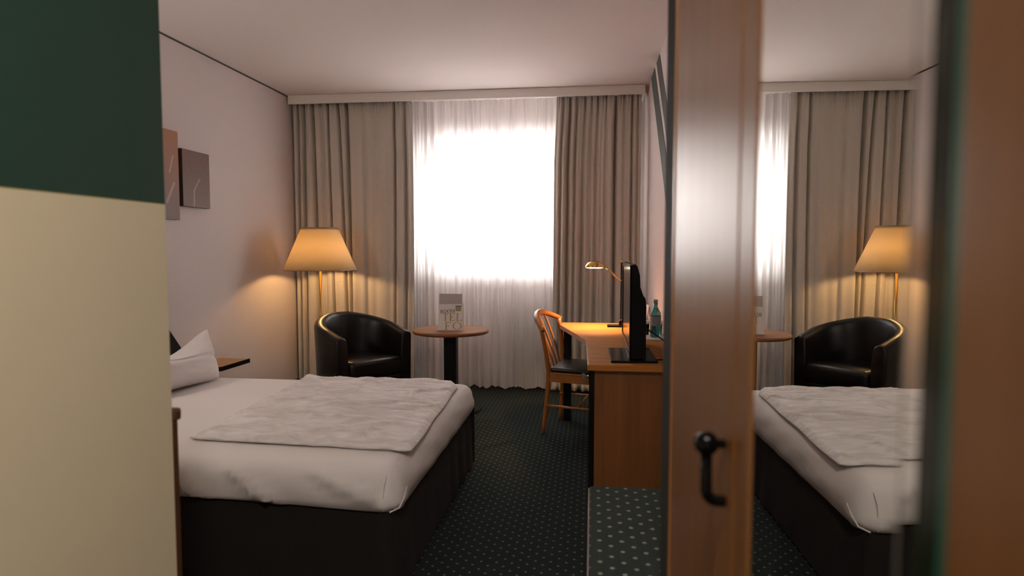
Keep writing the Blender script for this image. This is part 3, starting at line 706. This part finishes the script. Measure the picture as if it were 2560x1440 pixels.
# bottle, tumblers, leaflet on a small tray
tr = tag(obj('serving_tray', bx(box(.310, .458, 3.98, 4.28, .7405, .745), .312, .456, 3.982, 4.278, .745, .747), 'tray_white', bevel=.002), 'small white tray under the bottle and tumblers on the desk', 'tray')
bo = thing('water_bottle', 'teal glass water bottle with grey label standing on the white tray', 'bottle', (.400, 4.085, .747))
obj('glass', lathe([(0, 0), (.030, 0), (.034, .006), (.034, .135), (.031, .155), (.018, .178), (.0125, .19), (.0125, .222), (0, .222)], 28), 'bottle_glass', bo, smooth=True)
obj('cap', lathe([(0, .214), (.0135, .214), (.0135, .236), (.012, .238), (0, .238)], 20), 'cap_grey', bo, smooth=True)
obj('label', lathe([(.0343, .075), (.0346, .076), (.0346, .132), (.0343, .133)], 28, cap=False), 'bottle_label', bo, smooth=True)
tb = None
for lab, (x, y) in (('clear tumbler with white paper cover beside the teal bottle, nearer the television', (.346, 4.20)), ('clear tumbler with white paper cover beside the teal bottle, against the wall', (.428, 4.20))):
    t = thing('tumbler', lab, 'glass', (x, y, .747), 0, 'covered tumblers on the tray')
    obj('glass', lathe([(0, 0), (.024, 0), (.028, .09), (.0265, .09), (.0225, .004), (0, .004)], 24), 'tumbler_glass', t, smooth=True)
    obj('paper_cover', lathe([(.0285, .07), (.0295, .085), (.029, .0925), (0, .0935)], 24), 'paper', t, smooth=True)
lf = thing('leaflet', 'white folded leaflet leaning against the wall behind the teal bottle', 'leaflet', (.375, 4.36, .7405), R(8))
obj('front', prism([(-.045, 0), (-.041, 0), (-.001, .185), (-.004, .185)], -.05, .05, 'y'), 'paper', lf)
obj('back', prism([(.037, 0), (.041, 0), (.002, .185), (-.001, .185)], -.05, .05, 'y'), 'paper', lf)

# ------------------------------------------------------------------ desk chair
ch = thing('desk_chair', 'wooden chair with curved spindle back and black vinyl seat at the desk', 'chair', (0, 0, 0))
def chw(p): return Vector(p)
nf, ns, nt_ = Vector((-.335, 4.46, 0)), Vector((-.292, 4.42, .44)), Vector((-.340, 4.355, .755))
ff, fs_, ft = Vector((-.232, 4.86, 0)), Vector((-.214, 4.825, .44)), Vector((-.242, 4.775, .785))
fd = Vector((.967, -.254, 0))                         # way the chair faces
for a, b_, c_ in ((nf, ns, nt_), (ff, fs_, ft)):
    pth = bez(a, a.lerp(b_, .6) + fd * .012, b_, 8) + bez(b_, b_.lerp(c_, .45) + fd * .012, c_, 8)[1:]
    obj('rear_post', tube(pth, [.0145 + .004 * math.sin(PI * i / 16) for i in range(17)], 12), 'chair_wood', ch, smooth=True)
for a in (ns, fs_):
    p = a + fd * .40; q = p + fd * .015
    obj('front_leg', tube([(q.x, q.y, 0), (p.x, p.y, .22), (p.x, p.y, .435)], [.013, .017, .019], 12), 'chair_wood', ch, smooth=True)
# crest rail: bowed back, higher in the middle
mid = (nt_ + ft) / 2 - fd * .20 + Vector((0, 0, .15))
cp_ = bez(nt_ + Vector((.012, -.015, -.012)), mid, ft + Vector((.012, .02, -.004)), 18)
obj('crest_rail', tube(cp_, [.017 + .006 * math.sin(PI * i / 18) for i in range(19)], 14), 'chair_wood', ch, smooth=True)
for k, t in enumerate((.28, .5, .72)):
    topp = bez(nt_, mid, ft, 50)[int(t * 50)] - Vector((0, 0, .004)); bt = ns.lerp(fs_, .30 + .20 * k) + Vector((0, 0, -.005)) + fd * .012
    obj('spindle', flat_bar(bez(topp, topp.lerp(bt, .5) + fd * .03, bt, 10), (fs_ - ns), .026, .011), 'chair_wood', ch, bevel=.003)
ac_ = (fs_ - ns)
def seat_quad(inset, dx):
    a = ns + ac_ * inset + fd * dx; b_ = fs_ - ac_ * inset + fd * dx; c_ = fs_ - ac_ * (inset - .02) + fd * .415; d = ns + ac_ * (inset - .02) + fd * .415
    return [(q.x, q.y) for q in (a, d, c_, b_)]
for (p, q) in ((ns, ns + fd * .40), (fs_, fs_ + fd * .40), (ns, fs_), (ns + fd * .40, fs_ + fd * .40)):
    obj('apron', flat_bar([(p.x, p.y, .405), (q.x, q.y, .405)], (0, 0, 1), .055, .02), 'chair_wood', ch)
obj('seat_board', prism(seat_quad(-.03, -.005), .433, .444), 'chair_wood', ch, bevel=.004)
obj('seat_pad', prism(seat_quad(-.015, .01), .444, .478), 'vinyl', ch, smooth=True, bevel=.016, seg=4)
for s_, z in ((ns, .205), (fs_, .205)):
    p = s_ - fd * .028 * 0; q = s_ + fd * .40
    obj('stretcher', tube([(p.x - .02, p.y + .01, z), (q.x, q.y, z)], .009, 10), 'chair_wood', ch, smooth=True)
p, q = ns + fd * .2, fs_ + fd * .2
obj('stretcher', tube([(p.x, p.y, .205), (q.x, q.y, .205)], .008, 10), 'chair_wood', ch, smooth=True)
p, q = ns + fd * .4, fs_ + fd * .4
obj('stretcher', tube([(p.x, p.y, .30), (q.x, q.y, .30)], .008, 10), 'chair_wood', ch, smooth=True)

# ------------------------------------------------------------------ luggage bench
lb = thing('luggage_bench', 'low luggage bench with dotted carpet top between desk and wardrobe', 'bench', (.22, 1.83, 0))
def rrect(x0, x1, y0, y1, r, k=6):
    o_ = []
    for cx, cy, a0 in ((x1 - r, y0 + r, -PI / 2), (x1 - r, y1 - r, 0), (x0 + r, y1 - r, PI / 2), (x0 + r, y0 + r, PI)):
        for i in range(k + 1): a = a0 + PI / 2 * i / k; o_.append((cx + r * math.cos(a), cy + r * math.sin(a)))
    return o_
carpet('bench_carpet', (.036, .046, .040), (.25, .26, .21), .064, .0065)
obj('carpet_top', prism(rrect(-.222, .24, -.45, .435, .02), .43, .455), 'bench_carpet', lb, bevel=.006)
obj('edge_strip', box(-.2265, -.2225, -.43, .41, .425, .4535), 'chrome', lb)
obj('body', box(-.215, .235, -.44, .425, .09, .43), 'desk_panel_wood', lb)
for sx in (-.19, .21):
    for sy in (-.41, .39): obj('foot', box(sx - .02, sx + .02, sy - .02, sy + .02, 0, .09), 'black_lacquer', lb)

# ------------------------------------------------------------------ wardrobe with mirror
TH = R(1.39)
wd = thing('wardrobe', 'tall wooden wardrobe with glossy door, black ball handle and long mirror', 'wardrobe', (.163 * math.cos(TH), .163 * math.sin(TH), 0), TH)
WH, D1 = 2.25, .285
obj('carcass', box(.022, D1, -.62, 1.235, .05, WH), 'desk_panel_wood', wd)
obj('plinth', box(.035, D1, -.60, 1.22, 0, .05), 'black_lacquer', wd)
obj('cornice', box(-.012, D1 + .002, -.64, 1.255, WH, WH + .035), 'wardrobe_wood', wd)
obj('corner_post', box(.004, .022, 1.125, 1.245, .05, WH), 'black_post', wd, bevel=.004)
obj('corner_return', box(.0225, D1, 1.2355, 1.245, .05, WH), 'black_post', wd)
dr = obj('door', box(.002, .021, .679, 1.105, .06, WH - .01), 'wardrobe_wood', wd, bevel=.0008)
obj('edge_lipping', box(.0, .021, 1.1055, 1.114, .06, WH - .01), 'wardrobe_edge', wd)
hy = .716
h = obj('handle', tube([(-.018, hy, 1.082), (-.018, hy - .002, 1.045)] + [(-.018 + .012 * (1 - math.cos(a)), hy - .004, 1.034 - .012 * math.sin(a)) for a in [PI / 2 * i / 8 for i in range(9)]] + [(.002, hy - .004, 1.022)], .0064, 12), 'black_metal', dr, smooth=True)
bm = bmesh.new(); bmesh.ops.create_uvsphere(bm, u_segments=28, v_segments=18, radius=.0136, matrix=Matrix.Translation((-.018, hy, 1.085)))
obj('ball', bm, 'black_metal', h, smooth=True)
obj('stub', tube([(-.018, hy, 1.085), (.002, hy, 1.085)], .0052, 12), 'black_metal', h, smooth=True)
obj('frame_strip', box(.003, .021, .6225, .676, .06, WH - .01), 'wardrobe_wood', wd)
# bevelled mirror: flat field and two sloping edges
mi = obj('mirror', box(.0, .012, .335, .598, .06, WH - .01), 'mirror_glass', wd)
obj('bevel', prism([(.0005, .5985), (.0045, .622), (.012, .622), (.012, .5985)], .06, WH - .01), 'mirror_glass', mi)
obj('bevel', prism([(.0005, .3345), (.0009, .320), (.012, .320), (.012, .3345)], .06, WH - .01), 'mirror_glass', mi)
gs = obj('glass_strip', box(.0015, .018, .2995, .3195, .06, WH - .01), 'green_glass', wd)
obj('strip_edge', box(.0, .018, .2925, .2992, .06, WH - .01), 'glass_edge', gs)
obj('door', box(-.002, .021, -.10, .291, .06, WH - .01), 'wardrobe_wood', wd, bevel=.003)
obj('door', box(-.002, .021, -.61, -.105, .06, WH - .01), 'wardrobe_wood', wd, bevel=.003)

# ------------------------------------------------------------------ wooden dado on the end of the entry wall
dd = thing('dado_panel', 'dark wooden dado board with cap rail on the end of the entry wall', 'panel', (0, EY + .002, 0))
obj('board', box(XL + .3, EX, 0, .014, .0, .915), 'cap_wood', dd)
obj('cap_rail', box(XL + .3, EX + .004, 0, .026, .915, .943), 'cap_wood', dd, bevel=.006)

# ------------------------------------------------------------------ added fill lamp on the passage ceiling, out of view
for lab, x_, y_, en in (('added round flush fill lamp above the entry passage', -.05, -.15, 32),):
    cl = thing('ceiling_fill_lamp', lab, 'lamp', (x_, y_, CZ))
    obj('body', lathe([(0, -.001), (.14, -.001), (.14, -.03), (0, -.03)], 36), 'white_lacquer', cl)
    obj('diffuser', lathe([(0, -.031), (.13, -.031), (.12, -.055), (.06, -.068), (0, -.07)], 36), 'ceiling_fill_glow', cl, smooth=True)
    ld = bpy.data.lights.new('ceiling_fill_light', 'AREA'); ld.shape = 'DISK'; ld.size = .26; ld.energy = en; ld.color = (1, .92, .84)
    lo = bpy.data.objects.new('ceiling_fill_light', ld); C.objects.link(lo); lo.parent = cl; lo.location = (0, 0, -.075)

# ------------------------------------------------------------------ added globe fill lamp, hidden behind the entry wall
wl = thing('wall_fill_lamp', 'added globe fill lamp on the left wall near the headboard', 'lamp', (XL, 2.42, 1.35))
obj('backplate', tube([(0, 0, 0), (.015, 0, 0)], .05, 28), 'brass', wl)
obj('arm', tube([(.015, 0, 0)] + bez((.02, 0, 0), (.10, 0, -.02), (.11, 0, .03), 8), .006, 10), 'brass', wl, smooth=True)
obj('cup', lathe([(0, .028), (.03, .03), (.036, .05), (0, .05)], 20, loc=(.11, 0, 0)), 'brass', wl, smooth=True)
bm = bmesh.new(); bmesh.ops.create_uvsphere(bm, u_segments=28, v_segments=16, radius=.062, matrix=Matrix.Translation((.11, 0, .108)))
obj('globe', bm, 'globe_fill_glow', wl, smooth=True)
